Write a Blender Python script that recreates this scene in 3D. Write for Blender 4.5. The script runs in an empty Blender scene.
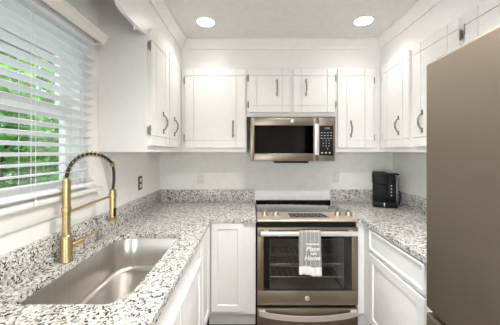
import bpy, bmesh, math, random
from mathutils import Vector, Matrix
random.seed(4)
PI = math.pi
sc = bpy.context.scene
C = sc.collection

# ------------------------------------------------------------------ camera, world, lights, exposure
cam_d = bpy.data.cameras.new('camera'); cam = bpy.data.objects.new('camera', cam_d); C.objects.link(cam)
cam.location = (0, 0, 1.365); cam.rotation_euler = (PI/2, 0, 0)
cam_d.sensor_width = 36; cam_d.lens = 36*260/500; cam_d.shift_y = -10.5/500; cam_d.clip_start = 0.02
sc.camera = cam
sc.view_settings.view_transform = 'Standard'; sc.view_settings.look = 'None'
sc.view_settings.gamma = 1; sc.view_settings.use_curve_mapping = False
sc.view_settings.exposure = 0.27

w = bpy.data.worlds.new('world'); sc.world = w; w.use_nodes = True
nt = w.node_tree; bg = nt.nodes['Background']
sky = nt.nodes.new('ShaderNodeTexSky'); sky.sky_type = 'NISHITA'; sky.sun_disc = False
sky.sun_elevation = math.radians(40); sky.sun_rotation = math.radians(120)
nt.links.new(sky.outputs[0], bg.inputs[0]); bg.inputs[1].default_value = 0.5

def area(name, loc, rot, sx, sy, power, col, shape='RECTANGLE', spread=PI):
    d = bpy.data.lights.new(name, 'AREA'); d.shape = shape; d.size = sx; d.size_y = sy
    d.energy = power; d.color = col; d.spread = spread
    o = bpy.data.objects.new(name, d); o.location = loc; o.rotation_euler = rot; C.objects.link(o); return o
area('daylight_kitchen_window', (-1.75, 0.95, 1.75), (0, -PI/2+0.15, 0), 1.3, 1.6, 17, (0.82, 0.91, 1.0))
area('rear_fill_left', (-1.65, -3.25, 1.2), (PI/2, 0, 0), 2.2, 2.1, 140, (0.98, 0.985, 1.0))  # added fill from behind the camera, no source is seen there
area('rear_fill_right', (2.6, -3.25, 1.2), (PI/2, 0, 0), 1.3, 2.1, 88, (0.98, 0.985, 1.0))  # second added fill, brightens the side-facing cabinet fronts
CANS = [(-.348, 2.05, 1.6), (.887, 2.03, 1.6), (.24, 1.1, 9), (.50, 1.1, 9), (.02, -.2, 7), (.52, -.2, 7)]  # first two are in view; the rest are unseen, added to brighten the cabinets

# ------------------------------------------------------------------ materials
def mat(name, col, rough=.5, metal=0.0, var=.03, vscale=20, bump=0, bscale=200, stretch=None, coat=0, spec=.5):
    m = bpy.data.materials.new(name); m.use_nodes = True
    n = m.node_tree.nodes; l = m.node_tree.links; b = n['Principled BSDF']
    tc = n.new('ShaderNodeTexCoord'); mp = n.new('ShaderNodeMapping'); l.new(tc.outputs['Object'], mp.inputs[0])
    if stretch: mp.inputs['Scale'].default_value = stretch
    nz = n.new('ShaderNodeTexNoise'); nz.inputs['Scale'].default_value = vscale; nz.inputs['Detail'].default_value = 3
    l.new(mp.outputs[0], nz.inputs['Vector'])
    r = n.new('ShaderNodeValToRGB')
    r.color_ramp.elements[0].color = [max(0, c*(1-var)) for c in col]+[1]
    r.color_ramp.elements[1].color = [min(1, c*(1+var)) for c in col]+[1]
    r.color_ramp.elements[0].position = .3; r.color_ramp.elements[1].position = .7
    l.new(nz.outputs[0], r.inputs[0]); l.new(r.outputs[0], b.inputs['Base Color'])
    b.inputs['Roughness'].default_value = rough; b.inputs['Metallic'].default_value = metal
    b.inputs['Coat Weight'].default_value = coat; b.inputs['Specular IOR Level'].default_value = spec
    if bump:
        n2 = n.new('ShaderNodeTexNoise'); n2.inputs['Scale'].default_value = bscale
        l.new(mp.outputs[0], n2.inputs['Vector'])
        bp = n.new('ShaderNodeBump'); bp.inputs['Strength'].default_value = bump; bp.inputs['Distance'].default_value = .002
        l.new(n2.outputs[0], bp.inputs['Height']); l.new(bp.outputs[0], b.inputs['Normal'])
    return m

def granite():
    m = bpy.data.materials.new('granite'); m.use_nodes = True
    n = m.node_tree.nodes; l = m.node_tree.links; b = n['Principled BSDF']
    tc = n.new('ShaderNodeTexCoord')
    nd = n.new('ShaderNodeTexNoise'); nd.inputs['Scale'].default_value = 90; nd.inputs['Detail'].default_value = 2
    l.new(tc.outputs['Object'], nd.inputs['Vector'])
    vm = n.new('ShaderNodeVectorMath'); vm.operation = 'MULTIPLY_ADD'; vm.inputs[1].default_value = (.012, .012, .012)
    l.new(nd.outputs['Color'], vm.inputs[0]); l.new(tc.outputs['Object'], vm.inputs[2])
    def ramp(src, stops):
        r = n.new('ShaderNodeValToRGB'); r.color_ramp.interpolation = 'CONSTANT'
        e = r.color_ramp.elements
        while len(e) < len(stops): e.new(.5)
        for el, (p, c) in zip(e, stops): el.position = p; el.color = (*c, 1)
        l.new(src, r.inputs[0]); return r
    v1 = n.new('ShaderNodeTexVoronoi'); v1.inputs['Scale'].default_value = 125; l.new(vm.outputs[0], v1.inputs['Vector'])
    s1 = n.new('ShaderNodeSeparateColor'); l.new(v1.outputs['Color'], s1.inputs[0])
    r1 = ramp(s1.outputs[0], [(0, (.60, .59, .57)), (.26, (.76, .75, .735)), (.54, (.46, .45, .435)), (.76, (.25, .25, .245)), (.88, (.52, .49, .45))])
    v2 = n.new('ShaderNodeTexVoronoi'); v2.inputs['Scale'].default_value = 165; l.new(vm.outputs[0], v2.inputs['Vector'])
    s2 = n.new('ShaderNodeSeparateColor'); l.new(v2.outputs['Color'], s2.inputs[0])
    nb = n.new('ShaderNodeTexNoise'); nb.inputs['Scale'].default_value = 30; nb.inputs['Detail'].default_value = 3
    l.new(tc.outputs['Object'], nb.inputs['Vector'])
    ad = n.new('ShaderNodeMath'); ad.operation = 'MULTIPLY_ADD'; ad.inputs[1].default_value = 1.1
    l.new(nb.outputs[0], ad.inputs[0]); l.new(s2.outputs[1], ad.inputs[2])
    r2 = ramp(ad.outputs[0], [(0, (0, 0, 0)), (.999, (1, 1, 1))])
    sub = n.new('ShaderNodeMath'); sub.operation = 'GREATER_THAN'; sub.inputs[1].default_value = 1.39
    l.new(ad.outputs[0], sub.inputs[0])
    mx = n.new('ShaderNodeMix'); mx.data_type = 'RGBA'
    l.new(sub.outputs[0], mx.inputs['Factor']); l.new(r1.outputs[0], mx.inputs[6]); mx.inputs[7].default_value = (.035, .034, .036, 1)
    l.new(mx.outputs[2], b.inputs['Base Color']); b.inputs['Roughness'].default_value = .22
    return m

def wood_floor():
    m = bpy.data.materials.new('wood_floor'); m.use_nodes = True
    n = m.node_tree.nodes; l = m.node_tree.links; b = n['Principled BSDF']
    tc = n.new('ShaderNodeTexCoord'); br = n.new('ShaderNodeTexBrick')
    l.new(tc.outputs['Object'], br.inputs['Vector']); br.inputs['Scale'].default_value = 1
    br.inputs['Brick Width'].default_value = 1.1; br.inputs['Row Height'].default_value = .12; br.inputs['Mortar Size'].default_value = .002
    br.inputs['Color1'].default_value = (.13, .075, .045, 1); br.inputs['Color2'].default_value = (.19, .11, .065, 1); br.inputs['Mortar'].default_value = (.04, .025, .015, 1)
    mp = n.new('ShaderNodeMapping'); mp.inputs['Scale'].default_value = (3, 40, 3); l.new(tc.outputs['Object'], mp.inputs[0])
    nz = n.new('ShaderNodeTexNoise'); nz.inputs['Scale'].default_value = 2; nz.inputs['Detail'].default_value = 5; l.new(mp.outputs[0], nz.inputs[0])
    mx = n.new('ShaderNodeMix'); mx.data_type = 'RGBA'; mx.blend_type = 'MULTIPLY'; mx.inputs['Factor'].default_value = .6
    l.new(br.outputs[0], mx.inputs[6]); l.new(nz.outputs[0], mx.inputs[7]); l.new(mx.outputs[2], b.inputs['Base Color'])
    b.inputs['Roughness'].default_value = .35
    return m

def glass(name, tint=(1, 1, 1), gloss=.08, rough=.0):
    m = bpy.data.materials.new(name); m.use_nodes = True
    n = m.node_tree.nodes; l = m.node_tree.links; n.remove(n['Principled BSDF'])
    t = n.new('ShaderNodeBsdfTransparent'); t.inputs[0].default_value = (*tint, 1)
    g = n.new('ShaderNodeBsdfGlossy'); g.inputs['Roughness'].default_value = rough
    lw = n.new('ShaderNodeLayerWeight'); lw.inputs[0].default_value = .25
    ad = n.new('ShaderNodeMath'); ad.operation = 'ADD'; ad.inputs[1].default_value = gloss; ad.use_clamp = True
    ml = n.new('ShaderNodeMath'); ml.operation = 'MULTIPLY'; ml.inputs[1].default_value = .18
    l.new(lw.outputs['Fresnel'], ml.inputs[0]); l.new(ml.outputs[0], ad.inputs[0])
    mx = n.new('ShaderNodeMixShader'); l.new(ad.outputs[0], mx.inputs[0]); l.new(t.outputs[0], mx.inputs[1]); l.new(g.outputs[0], mx.inputs[2])
    l.new(mx.outputs[0], n['Material Output'].inputs[0]); return m

def emit(name, col, s):
    m = bpy.data.materials.new(name); m.use_nodes = True
    b = m.node_tree.nodes['Principled BSDF']; b.inputs['Emission Color'].default_value = (*col, 1); b.inputs['Emission Strength'].default_value = s
    return m

M = dict(
    wall=mat('wall_paint', (.86, .855, .835), .6, bump=.08), ceil=mat('ceiling_paint', (.83, .81, .79), .7, bump=.06),
    cab=mat('cabinet_white', (.82, .81, .80), .35, var=.015), base=mat('base_white', (.82, .82, .82), .6, var=.015),
    trim=mat('trim_white', (.84, .83, .81), .4, var=.015), granite=granite(), floor=wood_floor(),
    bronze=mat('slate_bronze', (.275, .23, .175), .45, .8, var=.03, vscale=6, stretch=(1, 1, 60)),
    bronze_h=mat('slate_bronze_microwave', (.29, .245, .195), .36, .85, var=.03, vscale=6, stretch=(60, 1, 60)),  # microwave bronze, slightly lighter than the range
    fridge=mat('fridge_bronze', (.200, .167, .133), .48, .75, var=.02, vscale=5, stretch=(40, 40, 1)),
    steel=mat('brushed_steel', (.64, .615, .585), .28, 1, var=.08, vscale=8, stretch=(1, 40, 1)),
    chrome=mat('bright_steel', (.86, .84, .81), .42, .75, var=.03), black=mat('black_plastic', (.012, .012, .013), .45, var=.1, spec=.18),
    gold=mat('brushed_gold', (.53, .41, .21), .3, 1, var=.05, vscale=30, stretch=(1, 1, 12)),
    hose=mat('black_rubber', (.015, .014, .014), .45), pewter=mat('antique_pewter', (.30, .265, .225), .3, .9, var=.15, vscale=120),
    cooktop=mat('cooktop_glass', (.012, .012, .013), .06, coat=1, spec=.8), dark=mat('oven_enamel', (.42, .41, .40), .35, var=.2, vscale=40),
    oglass=glass('oven_glass', (.72, .72, .72), .04), mglass=glass('microwave_glass', (.22, .22, .22), .02),
    pane=glass('window_glass', (.96, .98, .97), .03), slat=mat('blind_white', (.88, .89, .9), .45, var=.01),
    valance=mat('blind_valance_cream', (.80, .76, .70), .45, var=.02), white=mat('white_plastic', (.85, .85, .83), .35, var=.01),
    bronzeplate=mat('dark_bronze_plate', (.13, .10, .07), .4, .6, var=.1), towel=mat('towel_grey', (.30, .31, .305), .95, var=.1, vscale=400, bump=.4, bscale=600),
    towelw=mat('towel_white', (.82, .81, .79), .95, var=.05, vscale=300, bump=.3, bscale=600), silver=mat('silver_plastic', (.45, .45, .46), .3, .7),
    print_=mat('white_print', (.85, .85, .84), .9), key=mat('key_print', (.55, .55, .55), .6), logo=mat('logo_disc', (.75, .70, .64), .3, .5),
    logoink=mat('logo_ink', (.30, .27, .25), .4), lens=emit('lamp_lens', (1, .95, .88), 14),
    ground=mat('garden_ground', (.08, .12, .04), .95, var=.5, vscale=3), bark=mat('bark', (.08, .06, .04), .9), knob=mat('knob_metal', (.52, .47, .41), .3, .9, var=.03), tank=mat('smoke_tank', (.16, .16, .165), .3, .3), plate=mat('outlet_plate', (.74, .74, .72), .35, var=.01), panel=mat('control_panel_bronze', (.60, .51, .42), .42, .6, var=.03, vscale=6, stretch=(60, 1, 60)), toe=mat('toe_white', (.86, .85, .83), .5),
    cupin=mat('microwave_interior', (.05, .05, .05), .5),
)
def leaf_mat():
    m = mat('leaves', (.26, .52, .11), .5, var=.75, vscale=4); return m
M['leaf'] = leaf_mat()
M['cooktop'].node_tree.nodes['Principled BSDF'].inputs['IOR'].default_value = 3.2
M['cooktop'].node_tree.nodes['Principled BSDF'].inputs['Specular IOR Level'].default_value = .5

# ------------------------------------------------------------------ mesh helpers
class MB:
    def __init__(s): s.bm = bmesh.new()
    def _merge(s, b, mi=0, smooth=False, mtx=None):
        if mtx: b.transform(mtx)
        me = bpy.data.meshes.new('t'); 
        for f in b.faces: f.material_index = mi; f.smooth = smooth
        b.to_mesh(me); b.free(); s.bm.from_mesh(me); bpy.data.meshes.remove(me); return s
    def box(s, x0, x1, y0, y1, z0, z1, bev=0, mi=0, seg=2, mtx=None):
        b = bmesh.new(); bmesh.ops.create_cube(b, size=1)
        b.transform(Matrix.Translation(((x0+x1)/2, (y0+y1)/2, (z0+z1)/2)) @ Matrix.Diagonal((abs(x1-x0), abs(y1-y0), abs(z1-z0), 1)))
        if bev: bmesh.ops.bevel(b, geom=b.edges[:], offset=min(bev, .49*min(abs(x1-x0), abs(y1-y0), abs(z1-z0))), segments=seg, profile=.5, affect='EDGES')
        return s._merge(b, mi, False, mtx)
    def tube(s, pts, r, n=12, mi=0, caps=True, mtx=None, closed=False):
        b = bmesh.new(); pts = [Vector(p) for p in pts]; k = len(pts)
        rs = r if isinstance(r, (list, tuple)) else [r]*k
        rings = []; up = None
        for i, p in enumerate(pts):
            t = (pts[min(i+1, k-1)]-pts[max(i-1, 0)]).normalized()
            if up is None: up = Vector((0, 0, 1)) if abs(t.z) < .9 else Vector((1, 0, 0))
            a = t.cross(up).normalized(); c = a.cross(t).normalized(); up = c
            rings.append([b.verts.new(p+(a*math.cos(q*2*PI/n)+c*math.sin(q*2*PI/n))*rs[i]) for q in range(n)])
        for i in range(k-1):
            for q in range(n): b.faces.new((rings[i][q], rings[i][(q+1) % n], rings[i+1][(q+1) % n], rings[i+1][q]))
        if caps: b.faces.new(rings[0][::-1]); b.faces.new(rings[-1])
        bmesh.ops.recalc_face_normals(b, faces=b.faces[:])
        return s._merge(b, mi, True, mtx)
    def lathe(s, prof, c=(0, 0, 0), n=24, mi=0, mtx=None):
        b = bmesh.new(); rings = []
        for r, z in prof: rings.append([b.verts.new((c[0]+r*math.cos(q*2*PI/n), c[1]+r*math.sin(q*2*PI/n), c[2]+z)) for q in range(n)])
        for i in range(len(prof)-1):
            for q in range(n): b.faces.new((rings[i][q], rings[i][(q+1) % n], rings[i+1][(q+1) % n], rings[i+1][q]))
        b.faces.new(rings[0][::-1]); b.faces.new(rings[-1]); bmesh.ops.recalc_face_normals(b, faces=b.faces[:])
        return s._merge(b, mi, True, mtx)
    def prism(s, poly, axis, a0, a1, mi=0, bev=0, mtx=None):
        # poly: 2-D outline in the two other axes (in order), extruded along axis from a0 to a1
        b = bmesh.new()
        def mk(p, a):
            return {'x': (a, p[0], p[1]), 'y': (p[0], a, p[1]), 'z': (p[0], p[1], a)}[axis]
        A = [b.verts.new(mk(p, a0)) for p in poly]; B = [b.verts.new(mk(p, a1)) for p in poly]; k = len(poly)
        b.faces.new(A); b.faces.new(B[::-1])
        for i in range(k): b.faces.new((A[i], B[i], B[(i+1) % k], A[(i+1) % k]))
        bmesh.ops.recalc_face_normals(b, faces=b.faces[:])
        if bev: bmesh.ops.bevel(b, geom=b.edges[:], offset=bev, segments=2, profile=.5, affect='EDGES')
        return s._merge(b, mi, False, mtx)
    def quads(s, verts, faces, mi=0, smooth=False):
        b = bmesh.new(); vs = [b.verts.new(v) for v in verts]
        for f in faces: b.faces.new([vs[i] for i in f])
        bmesh.ops.recalc_face_normals(b, faces=b.faces[:]); return s._merge(b, mi, smooth)
    def build(s, name, m, parent=None, mtx=None):
        if mtx: s.bm.transform(mtx)
        me = bpy.data.meshes.new(name); 
        bmesh.ops.recalc_face_normals(s.bm, faces=s.bm.faces[:])
        s.bm.to_mesh(me); s.bm.free()
        for x in (m if isinstance(m, (list, tuple)) else [m]): me.materials.append(M[x] if isinstance(x, str) else x)
        try: me.set_sharp_from_angle(angle=math.radians(40))
        except Exception: pass
        o = bpy.data.objects.new(name, me); C.objects.link(o)
        if parent is not None:
            o.parent = parent; p = parent; off = Vector()
            if parent.get('local'): o['local'] = 1
            while p: off += Vector(p.location); p = p.parent
            if not parent.get('local'): o.matrix_parent_inverse = Matrix.Identity(4); me.transform(Matrix.Translation(-off))
        return o

def tag(o, label=None, cat=None, group=None, kind=None):
    if label: o['label'] = label
    if cat: o['category'] = cat
    if group: o['group'] = group
    if kind: o['kind'] = kind
    return o
def thing(name, label, cat, loc=(0, 0, 0), group=None):
    o = bpy.data.objects.new(name, None); C.objects.link(o); o.location = loc; o.empty_display_size = .05
    return tag(o, label, cat, group)
def struct(mb, name, m): return tag(mb.build(name, m), kind='structure')
def copy_tree(o, parent=None):
    c = o.copy(); C.objects.link(c); c.parent = parent
    for ch in list(o.children): copy_tree(ch, c)
    return c
def text(name, body, size, m, parent, loc, rot, shear=0, align='CENTER', extrude=.0004, space=1.0, offset=0):
    cu = bpy.data.curves.new(name, 'FONT'); cu.body = body; cu.size = size; cu.shear = shear; cu.align_x = align; cu.align_y = 'CENTER'
    cu.extrude = extrude; cu.space_line = space; cu.offset = offset
    t = bpy.data.objects.new(name, cu); C.objects.link(t)
    dg = bpy.context.evaluated_depsgraph_get(); me = bpy.data.meshes.new_from_object(t.evaluated_get(dg))
    bpy.data.objects.remove(t); bpy.data.curves.remove(cu)
    me.transform(Matrix.LocRotScale(Vector(loc), __import__('mathutils').Euler(rot), None))
    off = Vector(); p = parent
    while p: off += Vector(p.location); p = p.parent
    me.transform(Matrix.Translation(-off))
    me.materials.clear(); me.materials.append(M[m]); o = bpy.data.objects.new(name, me); C.objects.link(o); o.parent = parent
    return o
FACE = {'S': lambda x, y, z: Matrix(((1, 0, 0, x), (0, 1, 0, y), (0, 0, 1, z), (0, 0, 0, 1))),       # front looks to -Y
        'E': lambda x, y, z: Matrix(((0, -1, 0, x), (1, 0, 0, y), (0, 0, 1, z), (0, 0, 0, 1))),      # front looks to +X
        'W': lambda x, y, z: Matrix(((0, 1, 0, x), (-1, 0, 0, y), (0, 0, 1, z), (0, 0, 0, 1)))}      # front looks to -X

# ------------------------------------------------------------------ room
XL, XR, YB, ZC, YR = -.925, 1.46, 2.66, 2.392, -3.0
SX0, SX1, SY = -.63, 1.195, 2.39                      # soffit faces
LX0, LX1, YO = -3.0, 3.5, -.5                         # unseen living area behind the kitchen, made wide to admit side light
struct(MB().box(LX0-.12, LX1+.12, YR-.12, YB+.12, -.1, 0), 'floor', 'floor')
struct(MB().box(LX0-.12, LX1+.12, YR-.12, YB+.12, ZC, ZC+.1), 'ceiling', 'ceil')
struct(MB().box(XL-.12, XR+.12, YB, YB+.12, 0, ZC), 'wall_back', 'wall')
struct(MB().box(XR, XR+.12, YO, YB, 0, ZC), 'wall_right', 'wall')
WY0, WY1, WZ0, WZ1 = .42, 1.45, 1.16, 1.98
struct(MB().box(XL-.12, XL, YO, WY0, 0, ZC).box(XL-.12, XL, WY1, YB, 0, ZC).box(XL-.12, XL, WY0, WY1, 0, WZ0).box(XL-.12, XL, WY0, WY1, WZ1, ZC), 'wall_left', 'wall')
struct(MB().box(LX0, XL-.12, YO, YO+.1, 0, ZC), 'wall_opening_left', 'wall')
struct(MB().box(XR+.12, LX1, YO, YO+.1, 0, ZC), 'wall_opening_right', 'wall')
struct(MB().box(LX0-.12, LX0, YR-.12, YO+.1, 0, ZC), 'wall_living_left', 'wall')
struct(MB().box(LX1, LX1+.12, YR-.12, YO+.1, 0, ZC), 'wall_living_right', 'wall')
DOORS = ((-2.8, -.5, 'unseen sliding glass door added to the rear wall to let in daylight, sink side'), (1.9, 3.3, 'unseen sliding glass door added to the rear wall to let in daylight, refrigerator side'))  # unseen doors, added as openings for the rear fill light
struct(MB().box(LX0, -2.8, YR-.12, YR, 0, ZC).box(-.5, 1.9, YR-.12, YR, 0, ZC).box(3.3, LX1, YR-.12, YR, 0, ZC).box(-2.8, -.5, YR-.12, YR, 2.15, ZC).box(1.9, 3.3, YR-.12, YR, 2.15, ZC), 'wall_rear', 'wall')
for di, (dx0, dx1, lb) in enumerate(DOORS):
    d = thing('door_%d' % (di+1), lb, 'door', ((dx0+dx1)/2, YR-.06, 0)); d['kind'] = 'structure'
    f = MB(); mid = (dx0+dx1)/2
    for x in (dx0, mid-.025, dx1-.05): f.box(x, x+.05, YR-.1, YR-.04, 0, 2.15, .004)
    for z in (0.0, 2.10): f.box(dx0+.05, dx1-.05, YR-.1, YR-.04, z, z+.05, .004)
    f.build('door_frame', 'trim', d)
    for x0, x1 in ((dx0+.05, mid-.025), (mid+.025, dx1-.05)): MB().box(x0, x1, YR-.075, YR-.069, .05, 2.10).build('pane', 'pane', d)
# soffits above the upper cabinets
ZS = 2.135
struct(MB().box(SX0, SX1, SY, YB, ZS, ZC), 'trim_soffit_back', 'cab')
struct(MB().box(XL, SX0, 1.585, YB, ZS, ZC), 'trim_soffit_left', 'cab')
struct(MB().box(SX1, XR, -.45, YB, ZS, ZC), 'trim_soffit_right', 'cab')
struct(MB().box(XL, SX0, -.45, .299, 1.365, ZC), 'unseen_recess_shade', 'wall')  # unseen bulkhead, added to keep light out of the window recess
# scalloped board over the window, in line with the soffit face
sc_pts = [(1.585, ZC), (1.585, 2.085), (1.56, 2.078), (1.50, 2.071), (1.42, 2.067), (1.34, 2.067), (1.29, 2.069), (1.265, 2.076), (1.245, 2.090), (1.225, 2.112), (1.20, 2.136),
          (1.165, 2.156), (1.12, 2.166), (1.0, 2.17), (.8, 2.166), (.7, 2.14), (.66, 2.10), (.62, 2.075), (.5, 2.067), (.3, 2.067), (.3, ZC)]
struct(MB().prism(sc_pts, 'x', SX0-.02, SX0), 'trim_scalloped_board', 'cab')
cb = thing('curtain_clip', 'small white curtain rod clip under the scalloped board', 'clip', (SX0-.01, 1.44, 2.05))
MB().box(SX0-.016, SX0-.004, 1.425, 1.455, 2.058, 2.0665, .002).tube([(SX0-.01, 1.44, 2.06), (SX0-.01, 1.44, 2.046)], .006, 10).build('clip', 'white', cb)
# crown moulding along the soffit
prof = [(0, -.085), (.010, -.085), (.010, -.068), (.016, -.060), (.030, -.044), (.042, -.026), (.048, -.016), (.056, -.016), (.056, -.001), (0, -.001)]
vs, fs = [], []
for (o, z) in prof: vs += [(SX0+o, .3, ZC+z), (SX0+o, SY-o, ZC+z), (SX1-o, SY-o, ZC+z), (SX1-o, -.45, ZC+z)]
k = len(prof)
for i in range(k):
    j = (i+1) % k
    for q in range(3): fs.append((i*4+q, i*4+q+1, j*4+q+1, j*4+q))
fs += [tuple(i*4 for i in range(k)), tuple(i*4+3 for i in range(k))]
struct(MB().quads(vs, fs), 'trim_crown', 'trim')

# ------------------------------------------------------------------ window, blinds, garden
win = thing('window_1', 'white double-hung window behind the blinds over the sink', 'window', (XL, .9, WZ0)); win['kind'] = 'structure'
f = MB(); X0, X1 = XL-.115, XL-.03
f.box(X0, XL-.001, WY0, WY0+.035, WZ0, WZ1).box(X0, XL-.001, WY1-.035, WY1, WZ0, WZ1).box(X0, XL-.001, WY0+.0355, WY1-.0355, WZ1-.03, WZ1).box(X0, XL-.001, WY0+.0355, WY1-.0355, WZ0, WZ0+.02)
f.build('window_frame', 'trim', win)
s_ = MB()
for z0, z1, xo in ((WZ0+.02, 1.575, -.075), (1.545, WZ1-.03, -.105)):
    x = XL+xo; y0, y1 = WY0+.035, WY1-.035
    s_.box(x, x+.028, y0, y0+.045, z0, z1, .003).box(x, x+.028, y1-.045, y1, z0, z1, .003).box(x+.001, x+.027, y0+.0455, y1-.0455, z0, z0+.04, .003).box(x+.001, x+.027, y0+.0455, y1-.0455, z1-.035, z1, .003)
s_.build('sash', 'trim', win)
for z0, z1, xo in ((WZ0+.05, 1.55, -.065), (1.58, WZ1-.06, -.095)): MB().box(XL+xo, XL+xo+.004, WY0+.07, WY1-.07, z0, z1).build('pane', 'pane', win)
MB().box(XL-.02, XL+.045, WY0-.09, 1.57, WZ0-.022, WZ0, .006).build('sill', 'trim', win)
MB().box(XL+.0005, XL+.016, WY0-.06, 1.55, WZ0-.10, WZ0-.0225, .004).build('apron', 'trim', win)

bl = thing('window_blinds', 'white slatted horizontal blinds covering the window over the sink', 'blinds', (XL+.06, .9, WZ0))
SXc = XL+.0245; sy0, sy1 = .33, 1.475
tilt = math.radians(15)
z = 1.225; nsl = 0
while z < 1.965:
    b = MB(); n = 6; prof2 = []
    for i in range(n+1):
        u = -.024+.048*i/n; prof2.append((u, .0025*(1-(u/.024)**2)))
    poly = [(u, v+.0013) for u, v in prof2]+[(u, v-.0013) for u, v in reversed(prof2)]
    poly = [(SXc+u*math.cos(tilt)-v*math.sin(tilt), z+u*math.sin(tilt)+v*math.cos(tilt)) for u, v in poly]
    b.prism(poly, 'y', sy0, sy1); b.build('slat', 'slat', bl); z += .0435; nsl += 1
MB().box(SXc-.023, SXc+.023, sy0, sy1, 1.178, 1.195, .004).build('bottom_rail', 'slat', bl)
MB().box(XL+.002, SXc+.03, sy0, 1.46, 1.968, 2.0).build('head_rail', 'slat', bl)
pv = [(XL+.092, 1.972), (XL+.100, 1.974), (XL+.102, 1.986), (XL+.110, 1.994), (XL+.113, 2.008), (XL+.124, 2.016), (XL+.124, 2.025), (XL+.092, 2.025)]
vb = MB().prism(pv, 'y', sy0-.02, 1.476); vb.box(XL+.001, XL+.0925, 1.462, 1.476, 1.972, 2.025, .002)
vb.build('valance', 'valance', bl)
for yy in (.62, 1.04, 1.36):
    MB().tube([(SXc+.0245, yy, 1.18), (SXc+.0245, yy, 1.955)], .0009, 6).tube([(SXc-.0245, yy, 1.18), (SXc-.0245, yy, 1.955)], .0009, 6).build('ladder_cord', 'slat', bl)
MB().tube([(SXc+.027, 1.06, 1.165), (SXc+.027, 1.06, 1.955)], .0008, 6).lathe([(.002, 0), (.005, -.004), (.006, -.022), (.003, -.026)], (SXc+.027, 1.06, 1.168), 10).build('lift_cord', 'slat', bl)

struct(MB().box(-9, XL-.2, -6, 8, -.5, -.4), 'ground', 'ground')
# hedge: trunks plus clouds of leaf blades, each plant its own object
def leafy(name, label, cx, cy, zb, rx, ry, rz, n, seed, leaf=.07):
    rnd = random.Random(seed); t = thing(name, label, 'bush', (cx, cy, -.4), 'shrubs outside the window')
    v, f_ = [], []
    for i in range(n):
        a = rnd.uniform(0, 2*PI); e = math.asin(rnd.uniform(-1, 1)); q = rnd.uniform(.55, 1.0)
        lump = 1+.18*math.sin(5*a+seed)*math.cos(4*e)
        p = Vector((cx+rx*q*lump*math.cos(a)*math.cos(e), cy+ry*q*lump*math.sin(a)*math.cos(e), zb+rz*q*lump*math.sin(e)))
        u = Vector((rnd.gauss(0, 1), rnd.gauss(0, 1), rnd.gauss(0, 1))).normalized(); w_ = u.orthogonal().normalized(); sz = leaf*rnd.uniform(.6, 1.2)
        k0 = len(v); v += [p-u*sz, p+w_*sz*.45, p+u*sz, p-w_*sz*.45]; f_.append((k0, k0+1, k0+2, k0+3))
    me = bpy.data.meshes.new('foliage'); me.from_pydata([x-Vector((cx, cy, -.4)) for x in v], [], f_); me.materials.append(M['leaf'])
    o = bpy.data.objects.new('foliage', me); C.objects.link(o); o.parent = t
    st = MB()
    for q in range(4): 
        a = q*PI/2+seed; st.tube([(cx, cy, -.4), (cx+.2*rx*math.cos(a), cy+.2*ry*math.sin(a), zb*.4), (cx+.5*rx*math.cos(a), cy+.5*ry*math.sin(a), zb+.3*rz)], [.04, .03, .012], 7)
    st.build('stem', 'bark', t)
leafy('garden_shrub', 'round leafy green shrub outside the window, seen through the left half of the slats', -3.3, 3.1, 1.15, 1.0, .85, 1.6, 4200, 3)
leafy('garden_shrub', 'leafy green shrub outside the window, seen beside the right jamb', -3.3, 5.2, 1.15, 1.0, .95, 1.6, 4200, 8)
leafy('garden_shrub', 'leafy green shrub outside the window, nearest the camera side', -3.3, 1.2, 1.15, 1.0, .8, 1.6, 3600, 11)
leafy('garden_shrub', 'tall green tree-like shrub outside the window, behind the row of round ones', -6.6, 8.3, 2.6, 1.8, 2.6, 3.4, 6500, 5, .13)
leafy('garden_shrub', 'tall green shrub outside the window, behind the nearest round one', -6.6, 3.9, 2.6, 1.8, 1.7, 3.4, 5000, 9, .13)
# ------------------------------------------------------------------ cabinets
def plank_door(w_, h, rail=.062, stile=.078, th=.022):
    b = MB(); g = .0048
    b.box(0, w_, -th+.009, 0, 0, h)
    xs = [0, stile, w_-stile, w_]; zs = [0, rail, h-rail, h]
    for i in range(3):
        for j in range(3):
            b.box(xs[i]+(g/2 if i else 0), xs[i+1]-(g/2 if i < 2 else 0), -th, -th+.0095, zs[j]+(g/2 if j else 0), zs[j+1]-(g/2 if j < 2 else 0))
    return b
def panel_door(w_, h, th=.02, fr=.055, raise_=True):
    b = MB(); v, f_ = [], []
    rings = [(0, 0, 0), (0, 0, -th+.003), (.003, .003, -th), (fr, fr, -th), (fr+.006, fr+.006, -th+.009)]
    if raise_: rings += [(fr+.022, fr+.022, -th+.006)]
    for (a, c, y) in rings: v += [(a, y, c), (w_-a, y, c), (w_-a, y, h-c), (a, y, h-c)]
    for i in range(len(rings)-1):
        for q in range(4): f_.append((i*4+q, i*4+(q+1) % 4, (i+1)*4+(q+1) % 4, (i+1)*4+q))
    f_.append((0, 1, 2, 3)); k0 = 4*(len(rings)-1); f_.append((k0, k0+1, k0+2, k0+3))
    b.quads(v, f_); return b
def pull_mb(L=.135):
    b = MB(); pts = []; rs = []
    for i in range(17):
        t = i/16; zz = -L/2+.012+(L-.024)*t
        pts.append((0, -.004-.026*math.sin(PI*t)**.7, zz)); rs.append(.0042+.0022*math.sin(PI*t))
    b.tube(pts, rs, 10)
    for s in (-1, 1):
        zc = s*(L/2-.012)
        b.box(-.008, .008, -.006, 0, zc-.012, zc+.012, .003)
        b.tube([(0, -.003, zc+s*.008), (0, -.003, zc+s*.016), (0, -.003, zc+s*.024)], [.007, .0085, .001], 8)
    for t in (-.018, .018): b.tube([(0, -.0285, t-.003), (0, -.0285, t+.003)], .0085, 10)
    return b
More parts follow.
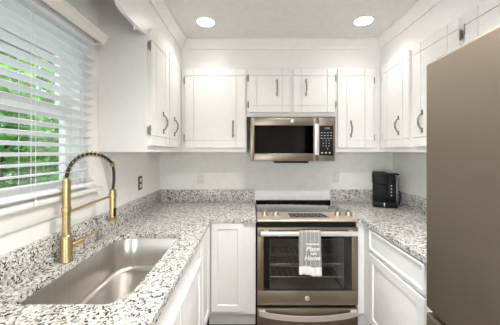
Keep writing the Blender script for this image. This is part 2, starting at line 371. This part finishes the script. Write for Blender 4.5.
def hinge_mb():
    b = MB(); b.box(-.010, .010, -.004, 0, -.022, .022, .001).tube([(0, -.007, -.026), (0, -.007, .026)], .0055, 8)
    b.tube([(0, -.007, .026), (0, -.007, .034)], [.0055, .001], 8).tube([(0, -.007, -.034), (0, -.007, -.026)], [.001, .0055], 8); return b
def add_door(root, face, x, y, zz, w_, h, pull=None, hinge=None, pull_z=None, **kw):
    """door whose lower left corner (seen from the front) is at x, y, zz"""
    mt = FACE[face](x, y, zz)
    dr = plank_door(w_, h, **kw).build('door', 'cab', root, mt)
    if pull is not None:
        pull_mb().build('handle', 'pewter', dr, mt @ Matrix.Translation((pull, -.0225, pull_z)))
    if hinge is not None:
        for hz in ((.095, h-.10) if h > .5 else (.07, h-.08)):
            hinge_mb().build('hinge', 'pewter', dr, mt @ Matrix.Translation((hinge, -.014 if 0 < hinge < w_ else -.009, hz)))
    return dr
ZU, ZD0, ZD1 = 1.365, 1.405, 2.12
HD = ZD1-ZD0
# left wall upper cabinet (front looks +X)
t = thing('upper_cabinet', 'white two-door wall cabinet on the left wall beside the window', 'cabinet', (-.78, 2.0, ZU), 'white upper cabinets')
MB().box(XL+.001, SX0, 1.585, 2.386, ZU, ZS-.001).build('body', 'cab', t)
add_door(t, 'E', SX0, 1.605, ZD0, .352, HD, .215, -.006, .165, stile=.085)
add_door(t, 'E', SX0, 1.972, ZD0, .262, HD, .115, None, .165, stile=.06)
# back left
t = thing('upper_cabinet', 'tall single-door white wall cabinet left of the microwave', 'cabinet', (-.33, 2.5, ZU), 'white upper cabinets')
MB().box(SX0+.001, -.032, SY, YB-.001, ZU, ZS-.001).build('body', 'cab', t)
add_door(t, 'S', -.592, SY, ZD0, .546, HD, .437, -.006, .17, stile=.08)
# over microwave
t = thing('upper_cabinet', 'short two-door white wall cabinet directly above the microwave', 'cabinet', (.38, 2.5, 1.69), 'white upper cabinets')
MB().box(-.031, .784, SY, YB-.001, 1.69, ZS-.001).build('body', 'cab', t)
add_door(t, 'S', -.009, SY, 1.728, .374, ZD1-1.728, .255, -.006, .222, stile=.07)
add_door(t, 'S', .397, SY, 1.728, .378, ZD1-1.728, .113, .384, .222, stile=.07)
# back right
t = thing('upper_cabinet', 'single-door white wall cabinet right of the microwave', 'cabinet', (.99, 2.5, ZU), 'white upper cabinets')
MB().box(.785, SX1-.001, SY, YB-.001, ZU, ZS-.001).build('body', 'cab', t)
add_door(t, 'S', .802, SY, ZD0, .324, HD, .117, .330, .17, stile=.08)
# right wall uppers (front looks -X, door x runs towards the camera)
t = thing('upper_cabinet', 'white two-door wall cabinet on the right wall above the coffee maker', 'cabinet', (1.32, 1.9, ZU), 'white upper cabinets')
MB().box(SX1, XR-.001, 1.437, 2.386, ZU, ZS-.001).build('body', 'cab', t)
add_door(t, 'W', SX1, 2.306, ZD0, .385, HD, .255, -.006, .17, stile=.08)
add_door(t, 'W', SX1, 1.874, ZD0, .412, HD, .105, .418, .17, stile=.085)
t = thing('upper_cabinet', 'white wall cabinet over the refrigerator', 'cabinet', (1.32, 1.0, 1.82), 'white upper cabinets')
MB().box(SX1, XR-.001, .3, 1.436, 1.80, ZS-.001).build('body', 'cab', t)
add_door(t, 'W', SX1, 1.418, 1.83, .44, ZD1-1.83, None, -.006, stile=.08)
add_door(t, 'W', SX1, .965, 1.83, .44, ZD1-1.83, None, .446, stile=.08)

# base cabinets
ZCT, ZCB, ZK = .854, .826, .12
FX = -.325; FY = 2.0
t = thing('base_cabinet', 'white base cabinet run under the sink on the left wall', 'cabinet', (-.6, .9, 0), 'white base cabinets')
fr = MB().box(FX-.02, FX, -.3, FY-.001, ZK, ZCB-.001).box(XL+.001, FX-.021, -.3, -.28, ZK, ZCB-.001).box(XL+.001, FX-.021, 1.68, 1.70, ZK, ZCB-.001).box(XL+.001, FX-.021, -.279, 1.679, ZK, ZK+.018)
fr.build('carcass', 'base', t)
MB().box(FX-.08, FX-.065, -.3, FY-.07, 0, ZK-.001).build('toe_kick', 'toe', t)
panel_door(.496, .535).build('door', 'base', t, FACE['E'](FX, 1.149, .155))
panel_door(.496, .535).build('door', 'base', t, FACE['E'](FX, .643, .155))
panel_door(.27, .655).build('door', 'base', t, FACE['E'](FX, 1.70, .145))
t = thing('base_cabinet', 'narrow white base cabinet with raised-panel door left of the range', 'cabinet', (-.15, 2.3, 0), 'white base cabinets')
MB().box(FX+.001, .043, FY, YB-.03, ZK, ZCB-.001).build('carcass', 'base', t)
MB().box(FX+.001, .043, FY+.06, FY+.075, 0, ZK-.001).build('toe_kick', 'toe', t)
panel_door(.252, .68, fr=.048).build('door', 'base', t, FACE['S'](-.297, FY, .145))
t = thing('base_cabinet', 'white base cabinet with drawer under the coffee maker counter', 'cabinet', (1.15, 1.7, 0), 'white base cabinets')
MB().box(.875, XR-.001, 1.115, YB-.03, ZK, ZCB-.001).box(.818, .8745, FY, FY+.02, ZK, ZCB-.001).build('carcass', 'base', t)
MB().box(.94, .955, 1.115, FY+.05, 0, ZK-.001).box(.818, .94, FY+.05, FY+.065, 0, ZK-.001).build('toe_kick', 'toe', t)
panel_door(.595, .142, fr=.012, raise_=False).build('drawer', 'base', t, FACE['W'](.875, 1.875, .667))
panel_door(.595, .50, fr=.055).build('door', 'base', t, FACE['W'](.875, 1.875, .14))

# countertops
def rrect(x0, x1, y0, y1, rs, n=8):
    """counter-clockwise from lower left; rs = radii (ll, lr, ur, ul)"""
    out = []
    for (cx, cy, r, a0) in ((x0+rs[0], y0+rs[0], rs[0], PI), (x1-rs[1], y0+rs[1], rs[1], 1.5*PI), (x1-rs[2], y1-rs[2], rs[2], 0), (x0+rs[3], y1-rs[3], rs[3], .5*PI)):
        for i in range(n+1): out.append((cx+r*math.cos(a0+i*PI/2/n), cy+r*math.sin(a0+i*PI/2/n)))
    return out
def slab(outer, hole, z0, z1):
    b = bmesh.new(); es = []
    for loop in [outer]+([hole] if hole else []):
        vs = [b.verts.new((x, y, z1)) for x, y in loop]
        for i in range(len(vs)): es.append(b.edges.new((vs[i], vs[(i+1) % len(vs)])))
    bmesh.ops.triangle_fill(b, use_beauty=True, edges=es)
    g = bmesh.ops.extrude_face_region(b, geom=b.faces[:])
    bmesh.ops.translate(b, verts=[e for e in g['geom'] if isinstance(e, bmesh.types.BMVert)], vec=(0, 0, z0-z1))
    bmesh.ops.recalc_face_normals(b, faces=b.faces[:])
    m = MB(); m._merge(b); return m
HX0, HX1, HY0, HY1 = -.822, -.428, .872, 1.632
hole = rrect(HX0, HX1, HY0, HY1, (.018, .07, .025, .12))
ct = thing('countertop', 'L-shaped speckled granite countertop around the sink, left of the range', 'countertop', (-.6, 1.3, ZCB))
slab([(XL+.001, -.3), (-.297, -.3), (-.297, 1.975), (.048, 1.975), (.048, YB-.001), (XL+.001, YB-.001)], hole, ZCB, ZCT).build('slab', 'granite', ct)
MB().box(XL+.001, XL+.021, -.3, YB-.022, ZCT, ZCT+.128, .002).box(XL+.001, .048, YB-.021, YB-.001, ZCT, ZCT+.128, .002).build('backsplash', 'granite', ct)
ct2 = thing('countertop', 'speckled granite countertop right of the range under the coffee maker', 'countertop', (1.15, 1.8, ZCB))
slab([(.819, 1.975), (.852, 1.975), (.852, 1.115), (XR-.001, 1.115), (XR-.001, YB-.001), (.819, YB-.001)], None, ZCB, ZCT).build('slab', 'granite', ct2)
MB().box(XR-.021, XR-.001, 1.115, YB-.022, ZCT, ZCT+.128, .002).box(.819, XR-.001, YB-.021, YB-.001, ZCT, ZCT+.128, .002).build('backsplash', 'granite', ct2)

# ------------------------------------------------------------------ sink
sk = thing('kitchen_sink', 'stainless steel undermount sink set in the granite counter', 'sink', (-.615, 1.226, .63))
def loop(o, r, zz, n=8): return [(x, y, zz) for x, y in rrect(HX0-.004+o, HX1+.004-o, HY0-.004+o, HY1+.004-o, [max(q, .02) for q in r], n)]
R0 = (.018, .07, .025, .12)
loops = [loop(-.025, [q+.02 for q in R0], ZCB-.001), loop(0, R0, ZCB-.001), loop(.003, R0, ZCB-.006), loop(.006, R0, .66)]
for i in range(1, 7):
    a = i*PI/2/6; loops.append(loop(.006+.035*(1-math.cos(a)), R0, .66-.035*math.sin(a)))
v = [p for L in loops for p in L]; n = len(loops[0]); fs = []
for i in range(len(loops)-1):
    for q in range(n): fs.append((i*n+q, i*n+(q+1) % n, (i+1)*n+(q+1) % n, (i+1)*n+q))
fs.append(tuple((len(loops)-1)*n+q for q in range(n)))
o = MB().quads(v, fs, 0, True).build('bowl', 'steel', sk)
MB().lathe([(.055, 0), (.055, .003), (.045, .004), (.04, .001), (.012, .001), (.012, .006), (.001, .006)], (-.615, 1.3, .6255), 24).build('drain', 'chrome', sk)

# ------------------------------------------------------------------ faucet
fx, fy = -.858, 1.215; ux, uy = .066, .285
fc = thing('kitchen_faucet', 'brushed gold spring pull-down faucet standing behind the sink', 'faucet', (fx, fy, ZCT))
FZ = ZCT+.0006
MB().lathe([(.027, 0), (.027, .008), (.0255, .010), (.0255, .118), (.0235, .122), (.019, .126)], (fx, fy, FZ), 28).build('body', 'gold', fc)
MB().lathe([(.0165, .126), (.0165, .225), (.0205, .227), (.0205, .252), (.0165, .254), (.0165, .385), (.013, .389)], (fx, fy, FZ), 28).build('riser', 'gold', fc)
arc = [(0, 1.240), (.012, 1.262), (.05, 1.29), (.11, 1.314), (.22, 1.338), (.37, 1.352), (.5, 1.355), (.65, 1.350), (.80, 1.336), (.92, 1.315), (1.0, 1.29)]
def smooth(pts, n=8):
    P = [Vector(p) for p in pts]; out = []
    for i in range(len(P)-1):
        a, b, c, d_ = P[max(i-1, 0)], P[i], P[i+1], P[min(i+2, len(P)-1)]
        for q in range(n):
            t_ = q/n; out.append(.5*((2*b)+(c-a)*t_+(2*a-5*b+4*c-d_)*t_*t_+(3*b-a-3*c+d_)*t_**3))
    return out+[P[-1]]
A3 = smooth([(fx+ux*s, fy+uy*s, zz) for s, zz in arc])
sx, sy = fx+ux, fy+uy
hose = A3+smooth([A3[-1], (sx+.003, sy+.006, 1.25), (sx+.003, sy+.006, 1.19), (sx, sy, 1.14)])[1:]
MB().tube(hose, .0078, 12).build('hose', 'hose', fc)
# spring: helix about the arc
L = [0]
for i in range(1, len(A3)): L.append(L[-1]+(A3[i]-A3[i-1]).length)
hel = []; turns = L[-1]/.025; N = int(turns*14)
for q in range(N+1):
    s = L[-1]*q/N; i = max(j for j in range(len(L)) if L[j] <= s+1e-9); i = min(i, len(A3)-2)
    t_ = (s-L[i])/(L[i+1]-L[i]); p = A3[i].lerp(A3[i+1], t_); tg = (A3[i+1]-A3[i]).normalized()
    side = Vector((uy, -ux, 0)).normalized(); nn = side.cross(tg).normalized(); ang = 2*PI*turns*q/N
    hel.append(p+(side*math.cos(ang)+nn*math.sin(ang))*.0135)
MB().tube(hel, .0018, 6).build('spring', 'gold', fc)
MB().tube([A3[-5], A3[-1]+Vector((.0, .0, -.004))], .0135, 16).build('spring_collar', 'gold', fc)
MB().tube([(fx+ux*.05, fy+uy*.05, 1.084), (fx+ux*.5, fy+uy*.5, 1.100), (fx+ux*.98, fy+uy*.98, 1.113)], .006, 12).tube([(sx, sy, 1.098), (sx, sy, 1.128)], .021, 20).build('docking_arm', 'gold', fc)
sp = MB().lathe([(.012, .185), (.0175, .18), (.0175, .06), (.0185, .05), (.0185, .022), (.027, .016), (.027, .002), (.020, 0)], (sx, sy, .967), 24).build('spray_head', 'gold', fc)
MB().box(sx+.012, sx+.0205, sy-.018, sy+.002, .995, 1.045, .004).build('spray_button', 'black', sp)
hx, hy = Vector((.62, .78, 0)).normalized()[:2]
MB().tube([(fx+hx*.02, fy+hy*.02, .925), (fx+hx*.070, fy+hy*.070, .938)], .0135, 16).tube([(fx+hx*.065, fy+hy*.065, .936), (fx+hx*.145, fy+hy*.145, .978)], [.006, .0045], 10).build('lever', 'gold', fc)

# ------------------------------------------------------------------ range
RX0, RX1, RC = .0555, .8105, .433
rg = thing('kitchen_range', 'slate bronze slide-in electric range between the granite counters', 'range', (RC, 2.3, 0))
bd = MB()   # hollow body so that the oven cavity shows through the glass
bd.box(RX0+.003, RX0+.03, 1.985, 2.63, .03, .80).box(RX1-.03, RX1-.003, 1.985, 2.63, .03, .80).box(RX0+.03, RX1-.03, 2.60, 2.63, .03, .80)
bd.box(RX0+.03, RX1-.03, 1.985, 2.60, .03, .05).box(RX0+.03, RX1-.03, 1.985, 2.60, .23, .245).box(RX0+.003, RX1-.003, 1.99, 2.63, .80, .852)
bd.box(RX0+.03, .15, 1.99, 1.998, .245, .80).box(.72, RX1-.03, 1.99, 1.998, .245, .80).box(.15, .72, 1.99, 1.998, .70, .80)
bd.build('body', 'black', rg)
cv = MB().box(.15, .155, 1.998, 2.44, .30, .69).box(.715, .72, 1.998, 2.44, .30, .69).box(.15, .72, 2.44, 2.446, .30, .69).box(.15, .72, 1.998, 2.44, .295, .30).box(.15, .72, 1.998, 2.44, .69, .695)
cv.build('oven_cavity', 'dark', rg)
for rz in (.40, .50):
    rk = MB()
    for i in range(13): rk.tube([(.17+.53*i/12, 2.01, rz), (.17+.53*i/12, 2.42, rz)], .0025, 6)
    for yy in (2.01, 2.2, 2.42): rk.tube([(.158, yy, rz), (.712, yy, rz)], .004, 6)
    rk.build('oven_rack', 'chrome', rg)
MB().box(RX0+.002, RX1-.002, 2.145, 2.625, .853, .867, .003).build('cooktop', 'cooktop', rg)
MB().box(RX0+.002, RX1-.002, 2.602, 2.628, .867, .880, .003).build('rear_vent_trim', 'black', rg)
bu = MB()
def ring(b, cx, cy, r, zz, wd=.0012, n=40):
    v = []; f_ = []
    for i in range(n):
        a = 2*PI*i/n; v += [(cx+r*math.cos(a), cy+r*math.sin(a), zz), (cx+(r+wd)*math.cos(a), cy+(r+wd)*math.sin(a), zz)]
    for i in range(n): j = (i+1) % n; f_.append((2*i, 2*i+1, 2*j+1, 2*j))
    b.quads(v, f_)
for cx, cy, r in ((.235, 2.26, .10), (.235, 2.49, .075), (.63, 2.26, .11), (.63, 2.49, .075), (.433, 2.48, .05)): ring(bu, cx, cy, r, .8674)
bu.build('burner_marks', 'key', rg)
cp = MB().prism([(1.945, .842), (1.945, .853), (1.953, .858), (2.146, .871), (2.146, .846)], 'x', RX0, RX1, bev=.002).build('control_panel', 'panel', rg)
def panel_pt(y): return .858+(y-1.953)*.013/.193
sl = math.atan2(.013, .193)
dsp = MB(); dsp.quads([(x, y, panel_pt(y)+.0008) for x, y in ((.312, 2.0), (.612, 2.0), (.578, 2.105), (.308, 2.105))], [(0, 1, 2, 3)])
for i in range(14):
    x = .325+i*.019
    for yy in (2.02, 2.048, 2.076):
        if (i*7+int(yy*1000)) % 3: dsp.quads([(x, yy, panel_pt(yy)+.0012), (x+.009, yy, panel_pt(yy)+.0012), (x+.009, yy+.009, panel_pt(yy+.009)+.0012), (x, yy+.009, panel_pt(yy+.009)+.0012)], [(0, 1, 2, 3)], 1)
dsp.build('display_panel', ['black', 'key'], cp)
for kx in (.118, .205, .694, .78):
    mt = Matrix.Translation((kx, 2.06, panel_pt(2.06)-.001)) @ Matrix.Rotation(sl, 4, 'X')
    kn = MB().lathe([(.029, 0), (.029, .004), (.026, .006), (.0245, .030), (.022, .034), (.001, .034)], n=24, mtx=mt)
    kn.box(-.004, .004, -.021, .021, .033, .043, .0015, mtx=mt @ Matrix.Rotation(.2, 4, 'Z')); kn.build('knob', 'knob', rg)
MB().box(RX0+.01, RX1-.01, 1.972, 1.984, .802, .843).build('vent_strip', 'black', rg)
# oven door: frame of four boards around the glass
OX0, OX1, OZ0, OZ1 = .102, .764, .325, .732
dr = MB(); y0, y1 = 1.948, 1.982
dr.box(RX0, RX1, y0, y1, .216, OZ0, .003).box(RX0, RX1, y0, y1, OZ1, .798, .003).box(RX0, OX0, y0, y1, OZ0, OZ1, .003).box(OX1, RX1, y0, y1, OZ0, OZ1, .003)
od = dr.build('oven_door', 'bronze', rg)
MB().box(OX0, OX1, y0+.002, y0+.007, OZ0, OZ1).build('door_glass', 'oglass', od)
hb = MB().box(RX0+.022, RX1-.018, 1.885, 1.903, .752, .786, .006)
for x in (RX0+.05, RX1-.075): hb.box(x, x+.03, 1.90, y0+.001, .757, .781, .003)
hb.build('door_handle', 'chrome', od)
def emblem(parent, x, y, zz, r):
    m = Matrix.Translation((x, y, zz)) @ Matrix.Rotation(PI/2, 4, 'X')
    e = MB().lathe([(r, 0), (r, .0015), (r*.96, .002), (.0005, .002)], n=28, mtx=m).build('emblem', 'logo', parent)
    b = MB(); ring(b, 0, 0, r*.80, .0024, r*.08); b.bm.transform(m); b.build('emblem_ring', 'logoink', e)
    text('emblem_letters', 'GE', r*.95, 'logoink', e, (x, y-.0024, zz), (PI/2, 0, 0), shear=.25, extrude=.0002)
emblem(od, RC-.004, y0, .268, .0185)
dw = MB().box(RX0, RX1, 1.95, 1.984, .045, .190, .003).box(RX0+.004, RX1-.004, 1.984, 2.3, .06, .16).build('drawer', 'bronze', rg)
v, f_ = [], []; nn = 24
b = MB()
for i in range(nn):
    pass
pts_o = [(RX0+.01+(RX1-RX0-.02)*i/nn) for i in range(nn+1)]
for i, x in enumerate(pts_o):
    s = 1-(2*i/nn-1)**2; yy = 1.935-.035*s**.6; zc = .168-.024*s
    v += [(x, yy-.008, zc-.017), (x, yy-.008, zc+.017), (x, yy+.008, zc+.017), (x, yy+.008, zc-.017)]
for i in range(nn):
    for q in range(4): f_.append((i*4+q, i*4+(q+1) % 4, (i+1)*4+(q+1) % 4, (i+1)*4+q))
f_ += [(0, 1, 2, 3), tuple(nn*4+q for q in range(4))]
b.quads(v, f_, 0, True)
for x in (RX0+.012, RX1-.06): b.box(x, x+.048, 1.932, 1.951, .155, .185, .002)
b.build('drawer_handle', 'chrome', dw)
# feet
for x in (RX0+.05, RX1-.09):
    for y in (2.03, 2.55): MB().lathe([(.022, 0), (.022, .008), (.014, .012), (.014, .03)], (x+.02, y+.02, 0), 14).build('foot', 'black', rg)

# towel over the handle
tw = thing('kitchen_towel', 'grey striped towel with white hem and lettering hanging on the oven handle', 'towel', (.435, 1.89, .47))
tx0, tx1 = .357, .512; NX, NF = 36, 30
rows = []
for j in range(NF+1): rows.append(('f', j/NF))
for j in range(1, 7): rows.append(('t', j/6))
for j in range(1, 13): rows.append(('b', j/12))
v = []
for kind, tt in reversed(rows):
    for i in range(NX+1):
        u = i/NX; x = tx0+(tx1-tx0)*u
        if kind == 'f':
            zlow = .481-.016*u+.002*math.sin(u*7); zz = zlow+(.789-zlow)*tt
            dn = 1-tt; y = 1.8805-.003*dn-.005*dn*math.sin(u*11+.7)-.004*math.sin(u*23)*dn; x = x+(-.004+.013*u)*dn
        elif kind == 't': zz = .789+.004*math.sin(PI*tt); y = 1.8805+.0275*tt
        else: zz = .789-.19*tt; y = 1.908+.004*tt+.003*math.sin(u*10)*tt
        v.append((x, y, zz))
R_ = len(rows); f_ = []; mi = []
rr = list(reversed(rows))
for j in range(R_-1):
    for i in range(NX):
        f_.append((j*(NX+1)+i, j*(NX+1)+i+1, (j+1)*(NX+1)+i+1, (j+1)*(NX+1)+i))
        kd, tt = rr[j+1]
        mi.append(1 if (kd == 'f' and tt < .17) or i in (5, 6, 12, 20, 21, 29) and False else (2 if i in (4, 11, 18, 25, 32) else 0))
me = bpy.data.meshes.new('cloth'); me.from_pydata([Vector(p)-Vector(tw.location) for p in v], [], f_)
M['towels'] = mat('towel_stripe', (.52, .52, .51), .95, var=.1, vscale=300)
for m_ in ('towel', 'towelw', 'towels'): me.materials.append(M[m_])
for p, q in zip(me.polygons, mi): p.material_index = q; p.use_smooth = True
o = bpy.data.objects.new('cloth', me); C.objects.link(o); o.parent = tw
sm = o.modifiers.new('thick', 'SOLIDIFY'); sm.thickness = .0025; sm.offset = 0
for body, size, zz, xo, sh in (("THERE'S NO", .0165, .700, .452, 0), ('Place', .046, .666, .449, .3), ('LIKE', .022, .632, .462, 0), ('Home', .045, .600, .446, .3)):
    text('lettering', body, size, 'print_', tw, (xo, 1.8705, zz), (PI/2, 0, 0), shear=sh, extrude=.0004, offset=.0007)

# ------------------------------------------------------------------ microwave
MX0, MX1, MZ0, MZ1, MY = .003, .755, 1.284, 1.673, 2.31
mw = thing('microwave', 'slate bronze over-the-range microwave under the short cabinet', 'microwave', (.38, 2.5, MZ0))
bm_ = MB().box(MX0, MX1, MY+.035, MY+.045, MZ0, MZ1).box(MX0, MX0+.01, MY+.045, YB-.002, MZ0, MZ1).box(MX1-.12, MX1, MY+.045, YB-.002, MZ0, MZ1) if False else MB()
bm_.box(MX0, MX0+.03, MY+.036, YB-.002, MZ0+.02, MZ1).box(MX1-.15, MX1, MY+.036, YB-.002, MZ0+.02, MZ1).box(MX0+.03, MX1-.15, MY+.036, YB-.002, MZ1-.05, MZ1)
bm_.box(MX0+.03, MX1-.15, MY+.036, YB-.002, MZ0+.02, MZ0+.065).box(MX0+.03, MX1-.15, YB-.08, YB-.002, MZ0+.065, MZ1-.05); bm_.build('body', 'cupin', mw)
xs = .611   # split between door and control side
d0, d1 = MY, MY+.034
wx0, wx1, wz0, wz1 = .040, .565, 1.352, 1.600
dm = MB().box(MX0, wx0, d0, d1, MZ0, MZ1, .004).box(wx1, xs-.0015, d0, d1, MZ0, MZ1, .004).box(wx0-.004, wx1+.004, d0, d1, MZ0, wz0, .004).box(wx0-.004, wx1+.004, d0, d1, wz1, MZ1, .004)
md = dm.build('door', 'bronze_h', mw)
MB().box(wx0, wx1, d0+.002, d0+.006, wz0, wz1).build('door_glass', 'mglass', md)
MB().box(.567, .602, d0-.045, d0-.028, 1.338, 1.612, .006).box(.574, .595, d0-.03, d0, 1.345, 1.365, .003).box(.574, .595, d0-.03, d0, 1.585, 1.605, .003).build('door_handle', 'chrome', md)
emblem(md, .378, d0, 1.640, .0165)
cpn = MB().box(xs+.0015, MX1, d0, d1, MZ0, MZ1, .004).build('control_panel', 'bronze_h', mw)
km = MB().box(.616, .739, d0-.003, d0+.002, 1.335, 1.600, .002)
for i in range(4):
    for j in range(3): km.box(.628+i*.028, .643+i*.028, d0-.0036, d0-.003, 1.485+j*.024, 1.490+j*.024, mi=1)
for i in range(3): km.box(.632+i*.034, .648+i*.034, d0-.0036, d0-.003, 1.352, 1.364, mi=1)
kp = km.build('keypad', ['black', 'key'], cpn)
text('display_text', '12:00', .022, 'key', kp, (.683, d0-.0035, 1.575), (PI/2, 0, 0))
text('key_digits', '1   2   3\n4   5   6\n7   8   9\n     0', .020, 'key', kp, (.675, d0-.0035, 1.43), (PI/2, 0, 0), space=1.25)
MB().box(.22, .525, d0+.02, d0+.16, MZ0-.018, MZ0+.019, .004).build('vent_grille', 'black', mw)

# ------------------------------------------------------------------ coffee maker
cm = thing('coffee_maker', 'black single-cup coffee maker standing on the right-hand counter', 'coffee maker', (1.285, 2.470, ZCT+.0006)); cm['local'] = 1
cm.rotation_euler = (0, 0, math.radians(-22))
def lp(mb, name, m, p=None):
    return mb.build(name, m, p or cm)
MB().box(-.105, .085, -.02, .10, .0, .295, .012).build('body', 'black', cm)
MB().box(-.112, .012, -.115, .075, .205, .322, .016, seg=3).build('brew_head', 'black', cm)
MB().box(-.105, -.012, -.119, -.113, .283, .296, .002).build('lid_handle', 'black', cm)
b = MB().box(-.112, .09, -.115, -.015, 0, .052, .010); b.build('drip_tray', 'black', cm)
MB().box(-.022, -.012, -.1165, -.114, .008, .045, .001).build('tray_badge', 'silver', cm)
MB().box(.015, .08, -.03, -.019, .052, .285, .004).build('button_panel', 'black', cm)
for i in range(4): MB().lathe([(.0065, 0), (.0065, .002), (.001, .0025)], n=12, mtx=Matrix.Translation((.048, -.030, .105+.03*i)) @ Matrix.Rotation(PI/2, 4, 'X')).build('button', 'key', cm)
MB().box(.086, .112, -.01, .095, .004, .27, .008).build('water_tank', 'tank', cm)
MB().box(.014, .116, -.025, .10, .2955, .306, .005).build('tank_lid', 'black', cm)
MB().tube(smooth([(.105, .06, .15), (.122, .05, .14), (.130, .045, .10), (.126, .045, .05), (.122, .05, .012), (.112, .07, .006)]), .0038, 8).build('power_cord', 'black', cm)

# ------------------------------------------------------------------ refrigerator
fr = thing('refrigerator', 'large slate bronze refrigerator at the end of the right-hand counter', 'refrigerator', (1.046, .645, 0)); fr['local'] = 1
fr.rotation_euler = (0, 0, math.radians(-3.5))
FW = .44
MB().box(-.245, .335, -FW, FW-.01, .02, 1.735, .004).build('body', 'black', fr)
dd = MB().box(-.33, -.247, -FW, FW, .708, 1.738, .014, seg=4).build('door', 'fridge', fr)
MB().tube([(-.385, -.38, .86), (-.385, -.38, 1.58)], .012, 14).tube([(-.385, -.38, .89), (-.32, -.38, .89)], .009, 10).tube([(-.385, -.38, 1.55), (-.32, -.38, 1.55)], .009, 10).build('handle', 'chrome', dd)
fd = MB().box(-.33, -.247, -FW, FW, .06, .692, .014, seg=4).build('freezer_drawer', 'fridge', fr)
MB().tube([(-.385, -.36, .62), (-.385, .36, .62)], .012, 14).tube([(-.385, -.33, .62), (-.32, -.33, .62)], .009, 10).tube([(-.385, .33, .62), (-.32, .33, .62)], .009, 10).build('handle', 'chrome', fd)
MB().box(-.20, .30, -FW+.02, FW-.03, 0, .02).build('base', 'black', fr)
MB().box(-.30, -.20, FW-.09, FW-.02, 1.7385, 1.752, .004).build('hinge_cover', 'black', fr)

# ------------------------------------------------------------------ outlets
def outlet(face, x, y, zz, plate, label):
    t = thing('wall_outlet', label, 'outlet', (x, y, zz), 'wall outlets'); mt = FACE[face](x, y, zz)
    pl = MB().box(-.036, .036, -.006, 0, -.058, .058, .002).build('cover_plate', plate, t, mt)
    for s in (-1, 1):
        r = MB().box(-.015, .015, -.009, -.005, s*.025-.014, s*.025+.014, .004).build('receptacle', 'white', t, mt)
        MB().box(-.007, -.004, -.0096, -.0088, s*.025-.004, s*.025+.006).box(.004, .007, -.0096, -.0088, s*.025-.004, s*.025+.006).box(-.002, .002, -.0096, -.0088, s*.025-.010, s*.025-.006).build('slots', 'black', r, mt)
outlet('E', XL, 2.185, 1.105, 'bronzeplate', 'dark bronze wall outlet with white sockets on the left wall')
outlet('S', -.50, YB, 1.10, 'plate', 'white wall outlet left of the range')
outlet('S', .872, YB, 1.11, 'plate', 'white wall outlet right of the range')

# ------------------------------------------------------------------ ceiling lights (each with its own lamp)
LBL = ['round recessed ceiling light above the left end of the back wall', 'round recessed ceiling light above the right end of the back wall',
       'unseen ceiling light added over the aisle to brighten the cabinets, sink side', 'unseen ceiling light added over the aisle to brighten the cabinets, refrigerator side', 'unseen ceiling light added behind the camera as fill, left', 'unseen ceiling light added behind the camera as fill, right']
first = None
for (x, y, pw), lb in zip(CANS, LBL):
    if first is None:
        t = first = thing('ceiling_light', lb, 'light', (x, y, ZC), 'recessed ceiling lights')
        MB().lathe([(.066, -.001), (.068, -.006), (.080, -.005), (.083, -.001)], (x, y, ZC), 40).build('trim_ring', 'trim', t)
        MB().lathe([(.066, -.0015), (.062, -.0075), (.0005, -.0085)], (x, y, ZC), 40).build('lens', 'lens', t)
    else:
        t = copy_tree(first); t.location = (x, y, ZC); t['label'] = lb
    area('recessed_lamp', (x, y, ZC-.012), (0, 0, 0), .12, .12, pw, (1, .95, .895), 'DISK', 2.2)
